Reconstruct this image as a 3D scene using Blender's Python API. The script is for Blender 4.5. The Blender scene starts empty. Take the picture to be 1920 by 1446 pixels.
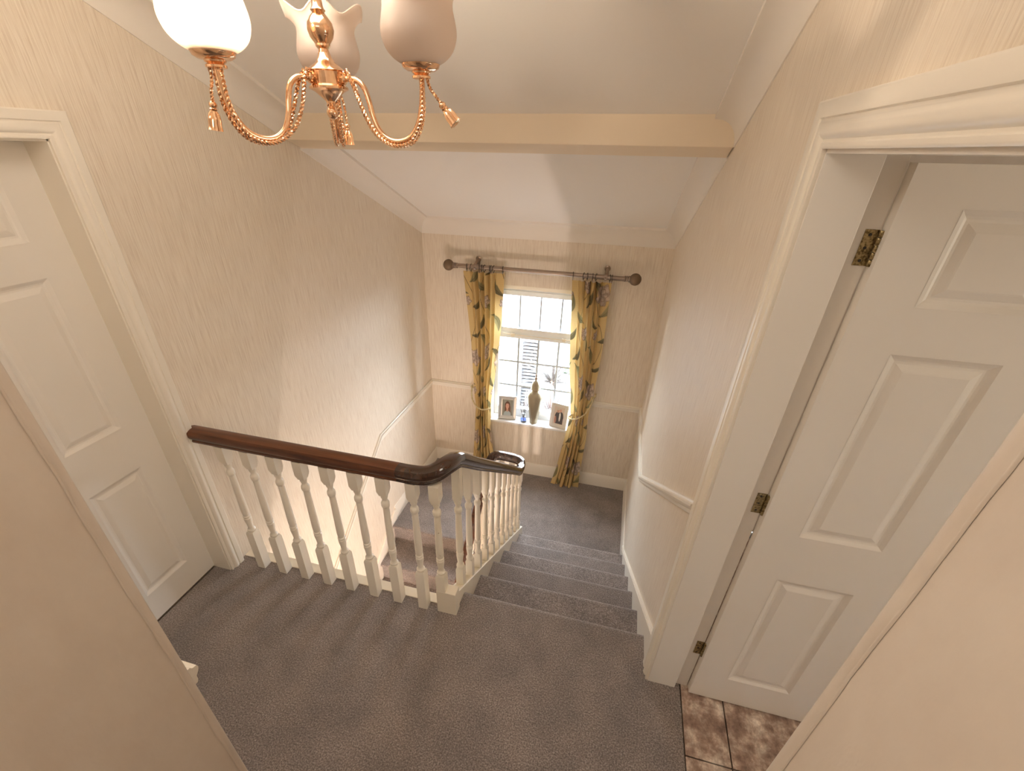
import bpy, math, random
import numpy as np
from mathutils import Vector, Matrix
random.seed(4); rng = np.random.RandomState(4)
C = bpy.context.scene.collection
PI = math.pi
sc = bpy.context.scene

# ------------------------------------------------------------------ camera
cam = bpy.data.cameras.new('camera'); camo = bpy.data.objects.new('camera', cam); C.objects.link(camo)
cam.sensor_fit = 'HORIZONTAL'; cam.sensor_width = 36.0
cam.lens = 847.65 / 1920 * 36
cam.shift_x = 0.01242; cam.shift_y = 0.04016
cam.clip_start = 0.02; cam.clip_end = 200
R_ = Vector((0.96530865, 0.26054964, 0.01711986)); U_ = Vector((-0.15061479, 0.50205457, 0.85161986)); F_ = Vector((-0.21329414, 0.82465453, -0.52388025))
m = Matrix((R_, U_, -F_)).transposed().to_4x4(); m.translation = Vector((-0.3763, -1.4856, 1.9909)); camo.matrix_world = m
sc.camera = camo

# ------------------------------------------------------------------ world, sun, big lights, exposure
sc.view_settings.view_transform = 'Standard'; sc.view_settings.look = 'None'
sc.view_settings.gamma = 1.0; sc.view_settings.use_curve_mapping = False
sc.view_settings.exposure = 0.46
sc.cycles.max_bounces = 10; sc.cycles.diffuse_bounces = 6; sc.cycles.glossy_bounces = 4; sc.cycles.transmission_bounces = 6; sc.cycles.transparent_max_bounces = 12
sc.cycles.caustics_reflective = False; sc.cycles.caustics_refractive = False; sc.cycles.sample_clamp_indirect = 4.0
w = bpy.data.worlds.new('World'); sc.world = w; w.use_nodes = True
bg = w.node_tree.nodes['Background']; bg.inputs[0].default_value = (0.80, 0.90, 1.0, 1); bg.inputs[1].default_value = 34.0

def light(name, kind, loc, energy, color, size=None, direction=None, sizey=None):
    l = bpy.data.lights.new(name, kind); o = bpy.data.objects.new(name, l); C.objects.link(o)
    o.location = loc; l.energy = energy; l.color = color
    if kind == 'AREA':
        l.shape = 'RECTANGLE'; l.size = size; l.size_y = sizey or size
    elif kind == 'SUN': l.angle = size
    elif size is not None: l.shadow_soft_size = size
    if direction is not None:
        o.rotation_euler = Vector(direction).to_track_quat('-Z', 'Y').to_euler()
    return o
light('sun', 'SUN', (0, 8, 10), 10.0, (1.0, 0.95, 0.86), 0.02, (-0.45, -0.18, -0.9))
# daylight entering through the stair window (portal for the sky)
pl = light('window_portal', 'AREA', (-1.08, 2.80, 0.19), 1.0, (1, 1, 1), 0.84, (0, -1, 0), 1.26); pl.data.cycles.is_portal = True
# chandelier bulb, hall lamp downstairs, added fills over passage and landing, bathroom daylight stand-in
LP = dict(bulb=21.0, hall=135.0, passage=7.8, landing=7.5, bath=12.0)

# ------------------------------------------------------------------ materials
def mat(name, col, rough=0.5, metal=0.0, nodes=None, **kw):
    mt = bpy.data.materials.new(name); mt.use_nodes = True
    b = mt.node_tree.nodes['Principled BSDF']
    b.inputs['Base Color'].default_value = (*col, 1); b.inputs['Roughness'].default_value = rough; b.inputs['Metallic'].default_value = metal
    for k, v in kw.items(): b.inputs[k.replace('_', ' ')].default_value = v
    if nodes: nodes(mt.node_tree, b)
    return mt
def N(t, k, **kw):
    n = t.nodes.new(k)
    for a, v in kw.items():
        if a in n.inputs: n.inputs[a].default_value = v
        else: setattr(n, a, v)
    return n
def coords(t, scale):
    g = N(t, 'ShaderNodeNewGeometry'); mp = N(t, 'ShaderNodeMapping'); mp.inputs['Scale'].default_value = scale
    t.links.new(g.outputs['Position'], mp.inputs['Vector']); return mp.outputs[0]
def noise(t, scale3, sc_=1.0, detail=3.0, rough=0.55):
    n = N(t, 'ShaderNodeTexNoise', Scale=sc_, Detail=detail, Roughness=rough); t.links.new(coords(t, scale3), n.inputs['Vector']); return n.outputs['Fac']
def ramp(t, fac, stops):
    r = N(t, 'ShaderNodeValToRGB'); e = r.color_ramp.elements
    while len(e) < len(stops): e.new(0.5)
    for i, (p, c) in enumerate(stops): e[i].position = p; e[i].color = (*c, 1)
    t.links.new(fac, r.inputs[0]); return r.outputs[0]
def bump(t, b, fac, strength, dist):
    n = N(t, 'ShaderNodeBump', Strength=strength, Distance=dist); t.links.new(fac, n.inputs['Height']); t.links.new(n.outputs[0], b.inputs['Normal'])
def mixc(t, a, b_, f, mode='MIX'):
    n = N(t, 'ShaderNodeMix', data_type='RGBA', blend_type=mode)
    for s, v in ((6, a), (7, b_)):
        if isinstance(v, tuple): n.inputs[s].default_value = (*v, 1)
        else: t.links.new(v, n.inputs[s])
    if isinstance(f, float): n.inputs[0].default_value = f
    else: t.links.new(f, n.inputs[0])
    return n.outputs[2]
def wallpaper_nodes(t, b):
    a = noise(t, (170, 170, 7), 1.0, 4, 0.6); c = noise(t, (420, 420, 14), 1.0, 2, 0.5)
    col = ramp(t, a, [(0.30, (0.67, 0.565, 0.45)), (0.5, (0.79, 0.70, 0.58)), (0.72, (0.86, 0.78, 0.665))])
    t.links.new(col, b.inputs['Base Color'])
    ad = N(t, 'ShaderNodeMath', operation='ADD'); t.links.new(a, ad.inputs[0]); t.links.new(c, ad.inputs[1])
    bump(t, b, ad.outputs[0], 0.55, 0.0022)
wallpaper = mat('streaked_wallpaper', (0.78, 0.68, 0.54), 0.42, nodes=wallpaper_nodes)
def plaster_nodes(t, b):
    a = noise(t, (4, 4, 4), 1.0, 5, 0.6); bump(t, b, a, 0.25, 0.01)
ceil_m = mat('ceiling_paint', (0.88, 0.85, 0.81), 0.75, nodes=plaster_nodes)
cove_m = mat('coving_paint', (0.84, 0.79, 0.72), 0.6, nodes=plaster_nodes)
beam_m = mat('beam_cream_paint', (0.82, 0.70, 0.54), 0.6, nodes=plaster_nodes)
def near_nodes(t, b):
    a = noise(t, (9, 9, 5), 1.0, 6, 0.6)
    t.links.new(ramp(t, a, [(0.35, (0.70, 0.61, 0.52)), (0.65, (0.76, 0.68, 0.59))]), b.inputs['Base Color']); bump(t, b, a, 0.4, 0.006)
near_m = mat('beige_wall_paint', (0.77, 0.68, 0.57), 0.5, nodes=near_nodes)
def gloss_nodes(t, b):
    a = noise(t, (30, 30, 12), 1.0, 3, 0.5); bump(t, b, a, 0.12, 0.003)
white = mat('cream_gloss_paint', (0.86, 0.80, 0.70), 0.32, nodes=gloss_nodes)
def worn_nodes(t, b):
    a = noise(t, (60, 60, 60), 1.0, 4, 0.6); n = N(t, 'ShaderNodeMath', operation='GREATER_THAN'); t.links.new(a, n.inputs[0]); n.inputs[1].default_value = 0.735
    t.links.new(mixc(t, (0.86, 0.79, 0.66), (0.33, 0.20, 0.10), n.outputs[0]), b.inputs['Base Color'])
worn_white = mat('chipped_cream_paint', (0.86, 0.79, 0.66), 0.35, nodes=worn_nodes)
doorw = mat('door_white_paint', (0.83, 0.78, 0.71), 0.38, nodes=gloss_nodes)
upvc = mat('white_plastic', (0.90, 0.94, 0.98), 0.25)
sillm = mat('sill_gloss_white', (0.88, 0.87, 0.86), 0.18)
def carpet_nodes(t, b):
    a = noise(t, (170, 170, 170), 1.0, 4, 0.75); c = noise(t, (5, 5, 5), 1.0, 4, 0.6); d = noise(t, (130, 130, 130), 1.0, 2, 0.6)
    c1 = ramp(t, a, [(0.33, (0.078, 0.061, 0.054)), (0.5, (0.225, 0.186, 0.170)), (0.67, (0.47, 0.41, 0.38))])
    c2 = ramp(t, c, [(0.35, (0.80, 0.80, 0.80)), (0.65, (1.12, 1.10, 1.08))])
    t.links.new(mixc(t, c1, c2, 1.0, 'MULTIPLY'), b.inputs['Base Color'])
    ad = N(t, 'ShaderNodeMath', operation='ADD'); t.links.new(a, ad.inputs[0]); t.links.new(d, ad.inputs[1])
    bump(t, b, ad.outputs[0], 0.9, 0.004)
carpet = mat('grey_brown_carpet', (0.2, 0.17, 0.15), 0.95, nodes=carpet_nodes, Sheen_Weight=0.35, Sheen_Roughness=0.5)
def wood_nodes(dark):
    def f(t, b):
        a = noise(t, (4, 60, 60) if not dark else (30, 12, 30), 1.0, 4, 0.6)
        st = [(0.3, (0.045, 0.014, 0.006)), (0.55, (0.11, 0.036, 0.014)), (0.75, (0.17, 0.062, 0.025))] if not dark else [(0.3, (0.018, 0.008, 0.004)), (0.7, (0.06, 0.024, 0.012))]
        t.links.new(ramp(t, a, st), b.inputs['Base Color'])
    return f
wood_red = mat('red_brown_varnished_wood', (0.2, 0.06, 0.02), 0.28, nodes=wood_nodes(False))
wood_dark = mat('dark_varnished_wood', (0.05, 0.02, 0.01), 0.16, nodes=wood_nodes(True), Coat_Weight=0.5)
def brass_nodes(t, b):
    a = noise(t, (90, 90, 90), 1.0, 3, 0.5); t.links.new(ramp(t, a, [(0.3, (0.80, 0.50, 0.31)), (0.7, (0.93, 0.64, 0.42))]), b.inputs['Base Color'])
brass = mat('copper_brass', (0.9, 0.6, 0.4), 0.14, 1.0, nodes=brass_nodes)
def oldbrass_nodes(t, b):
    a = noise(t, (160, 160, 160), 1.0, 3, 0.6); t.links.new(ramp(t, a, [(0.35, (0.10, 0.07, 0.03)), (0.6, (0.45, 0.35, 0.18))]), b.inputs['Base Color'])
oldbrass = mat('aged_brass', (0.4, 0.3, 0.15), 0.35, 0.9, nodes=oldbrass_nodes)
pewter = mat('brushed_pewter', (0.33, 0.26, 0.21), 0.34, 0.85)
pewter_ball = mat('textured_bronze', (0.20, 0.14, 0.09), 0.5, 0.6)
dark = mat('dark_metal', (0.05, 0.045, 0.04), 0.4, 0.7)
def glass_shade(name, col):
    mt = bpy.data.materials.new(name); mt.use_nodes = True; t = mt.node_tree; b = t.nodes['Principled BSDF']; o = t.nodes['Material Output']
    b.inputs['Base Color'].default_value = (*col, 1); b.inputs['Roughness'].default_value = 0.35
    tr = N(t, 'ShaderNodeBsdfTranslucent'); tr.inputs[0].default_value = (0.56, 0.46, 0.38, 1)
    tp = N(t, 'ShaderNodeBsdfTransparent'); tp.inputs[0].default_value = (1.0, 0.93, 0.86, 1)
    m1 = N(t, 'ShaderNodeMixShader'); m1.inputs[0].default_value = 0.6; t.links.new(b.outputs[0], m1.inputs[1]); t.links.new(tr.outputs[0], m1.inputs[2])
    m2 = N(t, 'ShaderNodeMixShader'); m2.inputs[0].default_value = 0.16; t.links.new(m1.outputs[0], m2.inputs[1]); t.links.new(tp.outputs[0], m2.inputs[2])
    t.links.new(m2.outputs[0], o.inputs[0]); return mt
shade_m = glass_shade('frosted_glass', (0.93, 0.86, 0.80))
def thin_glass(name, tint=(1, 1, 1), refl=0.07):
    mt = bpy.data.materials.new(name); mt.use_nodes = True; t = mt.node_tree; o = t.nodes['Material Output']; t.nodes.remove(t.nodes['Principled BSDF'])
    a = N(t, 'ShaderNodeBsdfTransparent'); a.inputs[0].default_value = (*tint, 1); g = N(t, 'ShaderNodeBsdfGlossy'); g.inputs['Roughness'].default_value = 0.02
    mx = N(t, 'ShaderNodeMixShader'); mx.inputs[0].default_value = refl; t.links.new(a.outputs[0], mx.inputs[1]); t.links.new(g.outputs[0], mx.inputs[2]); t.links.new(mx.outputs[0], o.inputs[0]); return mt
pane_m = thin_glass('window_glass')
clear_m = thin_glass('clear_glass', (0.85, 0.90, 0.95), 0.25)
def emis(name, col, s):
    mt = bpy.data.materials.new(name); mt.use_nodes = True; t = mt.node_tree; e = N(t, 'ShaderNodeEmission'); e.inputs[0].default_value = (*col, 1); e.inputs[1].default_value = s
    t.links.new(e.outputs[0], t.nodes['Material Output'].inputs[0]); return mt
bulb_on = emis('lit_bulb', (1.0, 0.74, 0.46), 9)
vase_m = mat('bronze_green_glaze', (0.34, 0.29, 0.20), 0.30, 0.45)
silver = mat('silver_mirror', (0.78, 0.77, 0.75), 0.28, 0.85)
cream_frame = mat('cream_card', (0.70, 0.66, 0.62), 0.5)
reed = mat('black_reed', (0.02, 0.02, 0.03), 0.7)
blue_oil = mat('blue_liquid', (0.05, 0.12, 0.40), 0.1)
rope_m = mat('cream_cord', (0.62, 0.52, 0.30), 0.8)
def tile_nodes(t, b):
    a = noise(t, (13, 13, 13), 1.0, 9, 0.66); c = noise(t, (34, 16, 20), 1.0, 6, 0.7)
    c1 = ramp(t, a, [(0.34, (0.20, 0.13, 0.105)), (0.48, (0.36, 0.26, 0.21)), (0.57, (0.56, 0.46, 0.39)), (0.68, (0.86, 0.80, 0.72))])
    c2 = ramp(t, c, [(0.4, (0.75, 0.72, 0.70)), (0.62, (1.15, 1.12, 1.1))])
    t.links.new(mixc(t, c1, c2, 1.0, 'MULTIPLY'), b.inputs['Base Color'])
tile_m = mat('marbled_brown_tile', (0.4, 0.28, 0.2), 0.3, nodes=tile_nodes)
grout = mat('dark_grout', (0.045, 0.03, 0.025), 0.9)
def vcol(name, rough=0.8, trans=0.0):
    mt = bpy.data.materials.new(name); mt.use_nodes = True; t = mt.node_tree; b = t.nodes['Principled BSDF']; b.inputs['Roughness'].default_value = rough
    a = N(t, 'ShaderNodeVertexColor'); a.layer_name = 'Col'; t.links.new(a.outputs[0], b.inputs['Base Color'])
    if trans:
        tr = N(t, 'ShaderNodeBsdfTranslucent'); t.links.new(a.outputs[0], tr.inputs[0]); mx = N(t, 'ShaderNodeMixShader'); mx.inputs[0].default_value = trans
        t.links.new(b.outputs[0], mx.inputs[1]); t.links.new(tr.outputs[0], mx.inputs[2]); t.links.new(mx.outputs[0], t.nodes['Material Output'].inputs[0])
    return mt
fabric_m = vcol('printed_floral_fabric', 0.75, 0.22); photo_m = vcol('photo_print', 0.3)

# ------------------------------------------------------------------ geometry helpers
class M:
    def __init__(s): s.v = []; s.f = []; s.col = None
    def add(s, vs, fs):
        n = len(s.v); s.v += [tuple(map(float, v)) for v in vs]; s.f += [tuple(n + i for i in f) for f in fs]; return s
    def box(s, x0, x1, y0, y1, z0, z1):
        return s.add([(x0, y0, z0), (x1, y0, z0), (x1, y1, z0), (x0, y1, z0), (x0, y0, z1), (x1, y0, z1), (x1, y1, z1), (x0, y1, z1)],
                     [(0, 3, 2, 1), (4, 5, 6, 7), (0, 1, 5, 4), (1, 2, 6, 5), (2, 3, 7, 6), (3, 0, 4, 7)])
    def rings(s, rs, closed=True, caps=True):
        k = len(rs[0]); vs = [p for r in rs for p in r]; fs = []
        for i in range(len(rs) - 1):
            for j in range(k if closed else k - 1):
                a = i * k + j; b = i * k + (j + 1) % k; fs.append((a, b, b + k, a + k))
        if caps and closed: fs += [tuple(range(k - 1, -1, -1)), tuple((len(rs) - 1) * k + j for j in range(k))]
        return s.add(vs, fs)
    def lathe(s, prof, c=(0, 0, 0), n=20, axis=None, caps=True, fn=None):
        rs = []
        for (r, z) in prof:
            ring = []
            for j in range(n):
                a = 2 * PI * j / n; rr = max(r, 1e-4); zz = z
                if fn: rr, zz = fn(rr, z, a)
                ring.append(Vector((rr * math.cos(a), rr * math.sin(a), zz)))
            rs.append(ring)
        if axis is not None:
            q = Vector((0, 0, 1)).rotation_difference(Vector(axis).normalized()); rs = [[q @ p for p in r] for r in rs]
        c = Vector(c); return s.rings([[p + c for p in r] for r in rs], True, caps)
    def sweep(s, prof, path, closed_path=False, up=(0, 0, 1)):
        # prof: (side, up) points; side is to the right of travel
        path = [Vector(p) for p in path]; up = Vector(up); rs = []
        for i, p in enumerate(path):
            a = path[max(i - 1, 0)]; b = path[min(i + 1, len(path) - 1)]; t = (b - a).normalized()
            sd = t.cross(up).normalized(); uu = sd.cross(t)
            rs.append([p + sd * q[0] + uu * q[1] for q in prof])
        return s.rings(rs)
    def tube(s, path, r, n=8):
        path = [Vector(p) for p in path]; rs = []; prev = None
        for i, p in enumerate(path):
            a = path[max(i - 1, 0)]; b = path[min(i + 1, len(path) - 1)]; t = (b - a).normalized()
            if prev is None: sd = t.orthogonal().normalized()
            else: sd = (prev - t * prev.dot(t)).normalized()
            prev = sd; uu = t.cross(sd); rr = r(i / (len(path) - 1)) if callable(r) else r
            rs.append([p + (sd * math.cos(2 * PI * j / n) + uu * math.sin(2 * PI * j / n)) * rr for j in range(n)])
        return s.rings(rs)
    def prism(s, poly, axis, a, b):
        # poly of 2-D points; axis 'x': points are (y,z); 'y': (x,z); 'z': (x,y)
        def P(p, h): return (h, p[0], p[1]) if axis == 'x' else (p[0], h, p[1]) if axis == 'y' else (p[0], p[1], h)
        return s.rings([[P(p, a) for p in poly], [P(p, b) for p in poly]])
def spline(pts, n=8):
    pts = [Vector(p) for p in pts]; out = []
    for i in range(len(pts) - 1):
        p0 = pts[max(i - 1, 0)]; p1 = pts[i]; p2 = pts[i + 1]; p3 = pts[min(i + 2, len(pts) - 1)]
        for k in range(n):
            t = k / n; out.append(0.5 * ((2 * p1) + (p2 - p0) * t + (2 * p0 - 5 * p1 + 4 * p2 - p3) * t * t + (3 * p1 - p0 - 3 * p2 + p3) * t ** 3))
    out.append(pts[-1]); return out
def W(o):
    p = Vector((0, 0, 0))
    while o: p += o.location; o = o.parent
    return p
import bmesh
def obj(name, mm, material, parent=None, smooth=False, bevel=0, label=None):
    vs = np.array(mm.v); lo = vs.min(0); hi = vs.max(0); org = np.array([(lo[0] + hi[0]) / 2, (lo[1] + hi[1]) / 2, lo[2]])
    me = bpy.data.meshes.new(name); me.from_pydata([tuple(v) for v in (vs - org)], [], mm.f); me.update()
    bm = bmesh.new(); bm.from_mesh(me); bmesh.ops.recalc_face_normals(bm, faces=bm.faces)
    if bevel: bmesh.ops.bevel(bm, geom=bm.edges[:], offset=bevel, segments=2, affect='EDGES', profile=0.6, clamp_overlap=True)
    bm.to_mesh(me); bm.free()
    if mm.col is not None:
        ca = me.color_attributes.new('Col', 'FLOAT_COLOR', 'POINT'); ca.data.foreach_set('color', np.array(mm.col, dtype=np.float32).ravel())
    if smooth:
        me.shade_smooth()
        if smooth != 2: me.set_sharp_from_angle(angle=math.radians(38))
    me.materials.append(material); o = bpy.data.objects.new(name, me); C.objects.link(o)
    if parent: o.parent = parent; o.location = Vector(org) - W(parent)
    else: o.location = Vector(org)
    if label: o['label'] = label
    return o
def tag(o, label=None, cat=None, group=None, kind=None):
    for k, v in (('label', label), ('category', cat), ('group', group), ('kind', kind)):
        if v: o[k] = v
    return o
def empty(name, loc, label=None, cat=None, group=None, kind=None):
    o = bpy.data.objects.new(name, None); C.objects.link(o); o.location = loc; o.empty_display_size = 0.1
    return tag(o, label, cat, group, kind)
def struct(name, mm, material, label=None, smooth=False, bevel=0):
    o = obj(name, mm, material, None, smooth, bevel); o['kind'] = 'structure'
    if label: o['label'] = label
    return o
def srgb(r, g, b): return tuple(((c / 255) / 12.92 if c / 255 <= 0.04045 else ((c / 255 + 0.055) / 1.055) ** 2.4) for c in (r, g, b))

# ------------------------------------------------------------------ key dimensions
XL = -2.206; D = 2.619; RI = 0.1969; GO = 0.2939; ZH = -6 * RI; GF = -2.66   # left wall, far wall, riser, going, half landing, hall floor
NY = -1.132; PXL = -1.141; PXR = -0.091; FC = 2.62                          # near wall, passage faces, flat ceiling
def zcove(y): return 1.3246 + 0.4126 * (D - y)                             # lower edge of the coving on the side walls
def zceil(y): return zcove(y) + 0.115
YF = D - (FC - 1.4396) / 0.4126                                             # where the slope meets the flat ceiling

# ------------------------------------------------------------------ walls, floors, ceilings
lb0, lb1, lbt = -0.985, -0.209, 1.992      # left door opening (y, y, top)
rb0, rb1, rbt = -1.062, -0.204, 2.006      # right door opening
a = M(); a.box(XL - 0.15, XL, lb1, D + 0.24, GF, 2.9); a.box(XL - 0.15, XL, lb0, lb1, lbt, 2.9); a.box(XL - 0.15, XL, NY - 0.12, lb0, GF, 2.9); a.box(XL - 0.15, XL, lb0, lb1, GF, -0.03)
struct('wall_left', a, wallpaper, 'left wall with cream streaked wallpaper')
a = M(); a.box(0, 0.15, rb1, D + 0.24, GF, 2.9); a.box(0, 0.15, rb0, rb1, rbt, 2.9); a.box(0, 0.15, NY - 0.12, rb0, GF, 2.9); a.box(0, 0.15, rb0, rb1, GF, -0.05)
struct('wall_right', a, wallpaper, 'right wall with cream streaked wallpaper')
wx0, wx1, wz0, wz1 = -1.533, -0.630, -0.545, 0.923
a = M(); a.box(XL, wx0, D, D + 0.24, GF, 2.0); a.box(wx1, 0, D, D + 0.24, GF, 2.0); a.box(wx0, wx1, D, D + 0.24, GF, wz0); a.box(wx0, wx1, D, D + 0.24, wz1, 2.0)
struct('wall_far', a, wallpaper, 'far wall around the stair window')
a = M(); a.box(XL, PXL - 0.1, NY - 0.12, NY, 0, 2.9); struct('wall_near_left', a, near_m)
a = M(); a.box(PXL - 0.1, PXL, -3.3, NY, 0, 2.9); struct('wall_passage_left', a, near_m, 'smooth beige painted wall of the near passage, left side')
a = M(); a.box(PXR, -0.0005, -3.3, NY, 0, 2.9); struct('wall_passage_right', a, near_m, 'smooth beige painted wall of the near passage, right side')
a = M(); a.box(PXL - 0.1, PXR + 0.1, -3.4, -3.3, 0, 2.9); struct('wall_passage_back', a, near_m)
def bead(x, name, sg):                       # rounded plaster corner with a slightly ragged paint line
    a = M(); zs = np.linspace(0, 2.62, 110); rs = []; prof = [(-0.0125, -0.0005), (-0.0115, 0.0014), (-0.0100, 0.0012), (-0.0085, 0.0004), (-0.0055, 0.0024), (-0.0025, 0.0038), (0.0, 0.0042), (0.0025, 0.0038), (0.0055, 0.0024), (0.0085, 0.0004), (0.0100, 0.0012), (0.0115, 0.0014), (0.0125, -0.0005)]
    for z in zs:
        wv = 0.0011 * math.sin(z * 13) + 0.0006 * math.sin(z * 37) + rng.uniform(-0.0005, 0.0005); r = []
        for (u, h) in prof:
            # u runs round the corner, h outwards along the 45 degree normal blended to each face
            if u <= 0: p = (x + sg * (h + 0.001), NY + u + wv * (u < -0.008) - 0.000)
            else: p = (x - sg * u + 0, NY + h + 0.001)
            if abs(u) <= 0.0026: p = (x + sg * (0.0034 - 1.0 * max(u, 0)), NY + 0.0034 + 1.0 * min(u, 0))
            r.append((p[0], p[1], z))
        rs.append(r)
    a.rings(rs, False, False); struct(name, a, near_m, smooth=2)
bead(PXL, 'trim_1', 1); bead(PXR, 'trim_2', -1)

# main landing floor
a = M()
a.box(XL - 0.1, -1.02, NY - 0.001, -0.112, -0.25, 0); a.box(-1.02, 0.134, NY - 0.001, -0.152, -0.25, 0); a.box(PXL, PXR, -3.3, NY, -0.25, 0)
a.box(-0.930, -0.0, -0.152, -0.098, -0.25, 0)
o = struct('floor_landing', a, carpet, 'grey brown carpet of the upper landing')
# half landing
a = M(); a.box(XL, 0, 5 * GO + 0.02, D, ZH - 0.22, ZH); struct('floor_half_landing', a, carpet, 'grey carpet of the half landing under the window')
a = M(); a.box(XL, 0, -3.3, 5 * GO, GF - 0.1, GF); struct('floor_hall', a, carpet)
a = M(); a.box(XL, 0, -3.4, -3.3, GF, -0.25); struct('wall_hall_back', a, wallpaper)
a = M(); a.box(XL, 0, -3.3, -0.03, -0.29, -0.251); struct('ceiling_hall', a, ceil_m)
a = M(); a.box(XL, 0, 5 * GO + 0.06, 5 * GO + 0.10, GF, ZH - 0.22); struct('wall_under_landing', a, wallpaper)
for (x0, x1, nm) in ((XL - 0.15, XL, 'wall_hall_left'), (0, 0.15, 'wall_hall_right')):
    a = M(); a.box(x0, x1, -3.3, NY - 0.12, GF, -0.25); struct(nm, a, wallpaper)

# ceiling: two sloping fields parted by a beam, flat over the landing behind
def slope_slab(y0, y1, x0=XL, x1=0.0):
    return M().prism([(y0, zceil(y0)), (y1, zceil(y1)), (y1, zceil(y1) + 0.12), (y0, zceil(y0) + 0.12)], 'x', x0, x1)
struct('ceiling_slope_near', slope_slab(YF, 0.96), ceil_m); struct('ceiling_slope_far', slope_slab(0.96, D + 0.1), ceil_m)
a = M(); a.box(XL, 0, NY - 0.12, YF, FC, FC + 0.12); a.box(PXL - 0.1, 0.1, -3.4, NY - 0.12, FC, FC + 0.12); struct('ceiling_flat', a, ceil_m)
a = M(); a.prism([(0.95, 2.012), (1.07, 1.972), (1.07, 2.30), (0.95, 2.30)], 'x', XL + 0.005, -0.005); struct('trim_beam', a, beam_m, 'cream painted ceiling beam', bevel=0.004)
def cove_profile(n=8):
    pts = [(0, 0), (0.005, 0.0), (0.007, 0.012)]
    for i in range(n + 1):
        t = i / n * PI / 2; pts.append((0.007 + 0.085 * (1 - math.cos(t)), 0.012 + 0.085 * math.sin(t)))
    pts += [(0.104, 0.099), (0.105, 0.125), (0, 0.125)]; return pts
def side_cove(y0, y1, x, sg):
    a = M(); rs = []
    for y in (y0, y1): rs.append([(x + sg * u, y, zcove(y) + v) for (u, v) in cove_profile()])
    return a.rings(rs)
n = 3
for (y0, y1) in ((YF, 0.955), (1.06, D - 0.0)):
    for (x, sg) in ((XL, 1), (0.0, -1)):
        struct('trim_%d' % n, side_cove(y0, y1, x, sg), cove_m, 'cream plaster coving', smooth=True); n += 1
a = M(); rs = []
for x in (XL, 0):
    rs.append([(x, D - u, zcove(D) + v + 0.4126 * u * (v > 0.05)) for (u, v) in cove_profile()])
struct('trim_%d' % n, a.rings(rs), cove_m, 'cream plaster coving over the window wall', smooth=True); n += 1
# coving wrapping the front of the beam is left plain as in the room

# bathroom beyond the right door
a = M(); a.box(0.134, 2.3, -2.4, 0.9, -0.06, -0.008); struct('floor_bathroom', a, grout)
tiles = empty('tiled_floor', (0.134, -1.0, -0.01), kind='structure', label='brown marbled floor tiles beyond the right door')
xs = [0.136, 0.308] + [0.308 + 0.333 * k for k in range(1, 6)]; ys = [-0.493 + 0.333 * k for k in range(-5, 5)]
for i in range(len(xs) - 1):
    for j in range(len(ys) - 1):
        y1 = min(ys[j + 1], 0.9); obj('tile', M().box(xs[i] + 0.0025, xs[i + 1] - 0.0025, ys[j] + 0.0025, y1 - 0.0025, -0.012, 0.0005), tile_m, tiles, bevel=0.0012)
def bx(name, *b, m_=near_m): struct(name, M().box(*b), m_)
bx('wall_bath_far', 0.15, 2.3, 0.9, 1.0, 0, 2.5); bx('wall_bath_near', 0.15, 2.3, -2.5, -2.4, 0, 2.5); bx('wall_bath_right', 2.3, 2.4, -2.5, 1.0, 0, 2.5)
bx('wall_bath_left', 0.10, 0.15, -2.5, NY - 0.12, 0, 2.5); bx('ceiling_bath', 0.15, 2.4, -2.5, 1.0, 2.5, 2.6, m_=ceil_m)

# ------------------------------------------------------------------ skirting, strings, dado
SK = [(0, 0), (0.016, 0), (0.016, 0.115), (0.013, 0.125), (0.012, 0.135), (0.006, 0.150), (0, 0.152)]
def skirt(p0, p1, nrm, name, lab=None, prof=SK, m_=white, parent=None):
    a = M(); rs = []
    for p in (p0, p1): rs.append([(p[0] + nrm[0] * u, p[1] + nrm[1] * u, p[2] + v) for (u, v) in prof])
    a.rings(rs); return struct(name, a, m_, lab, smooth=True)
skirt((XL, D, ZH), (0, D, ZH), (0, -1), 'baseboard_far', 'white skirting under the window')
skirt((XL, 5 * GO + 0.05, ZH), (XL, D, ZH), (1, 0), 'baseboard_left', 'white skirting left of the half landing')
skirt((0, 1.62, ZH), (0, D, ZH), (-1, 0), 'baseboard_right', 'white skirting right of the half landing')
DP = [(0, -0.030), (0.010, -0.030), (0.014, -0.022), (0.014, -0.010), (0.022, 0.0), (0.026, 0.010), (0.024, 0.020), (0.014, 0.024), (0.010, 0.032), (0, 0.034)]
def dado(pts, nrm, name, lab):
    a = M(); rs = []
    for k, p in enumerate(pts): rs.append([(p[0] + nrm[0] * u, p[1] + nrm[1] * u, p[2] + v) for (u, v) in DP])
    a.rings(rs); struct(name, a, white, lab, smooth=True)
ZD = -0.175
dado([(XL, D, ZD), (wx0 - 0.0, D, ZD)], (0, -1), 'trim_9', 'white dado rail left of the window')
dado([(wx1, D, ZD), (0, D, ZD)], (0, -1), 'trim_10', 'white dado rail right of the window')
dado([(0, D, ZD), (0, 1.50, ZD), (0, -0.137, ZD + 1.637 * 0.668)], (-1, 0), 'trim_11', 'white dado rail stepping up the right wall')
dado([(XL, D, ZD), (XL, 1.445, ZD), (XL, -1.0, ZD - 2.445 * 0.735)], (1, 0), 'trim_12', 'white dado rail following the lower flight on the left wall')
a = M(); a.rings([[(x, NY + u * 0.95, 1.012 + v * 0.85) for (u, v) in DP] for x in (XL, PXL + 0.002)]); struct('trim_13', a, white, 'end of a white dado rail behind the near left wall')

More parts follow.
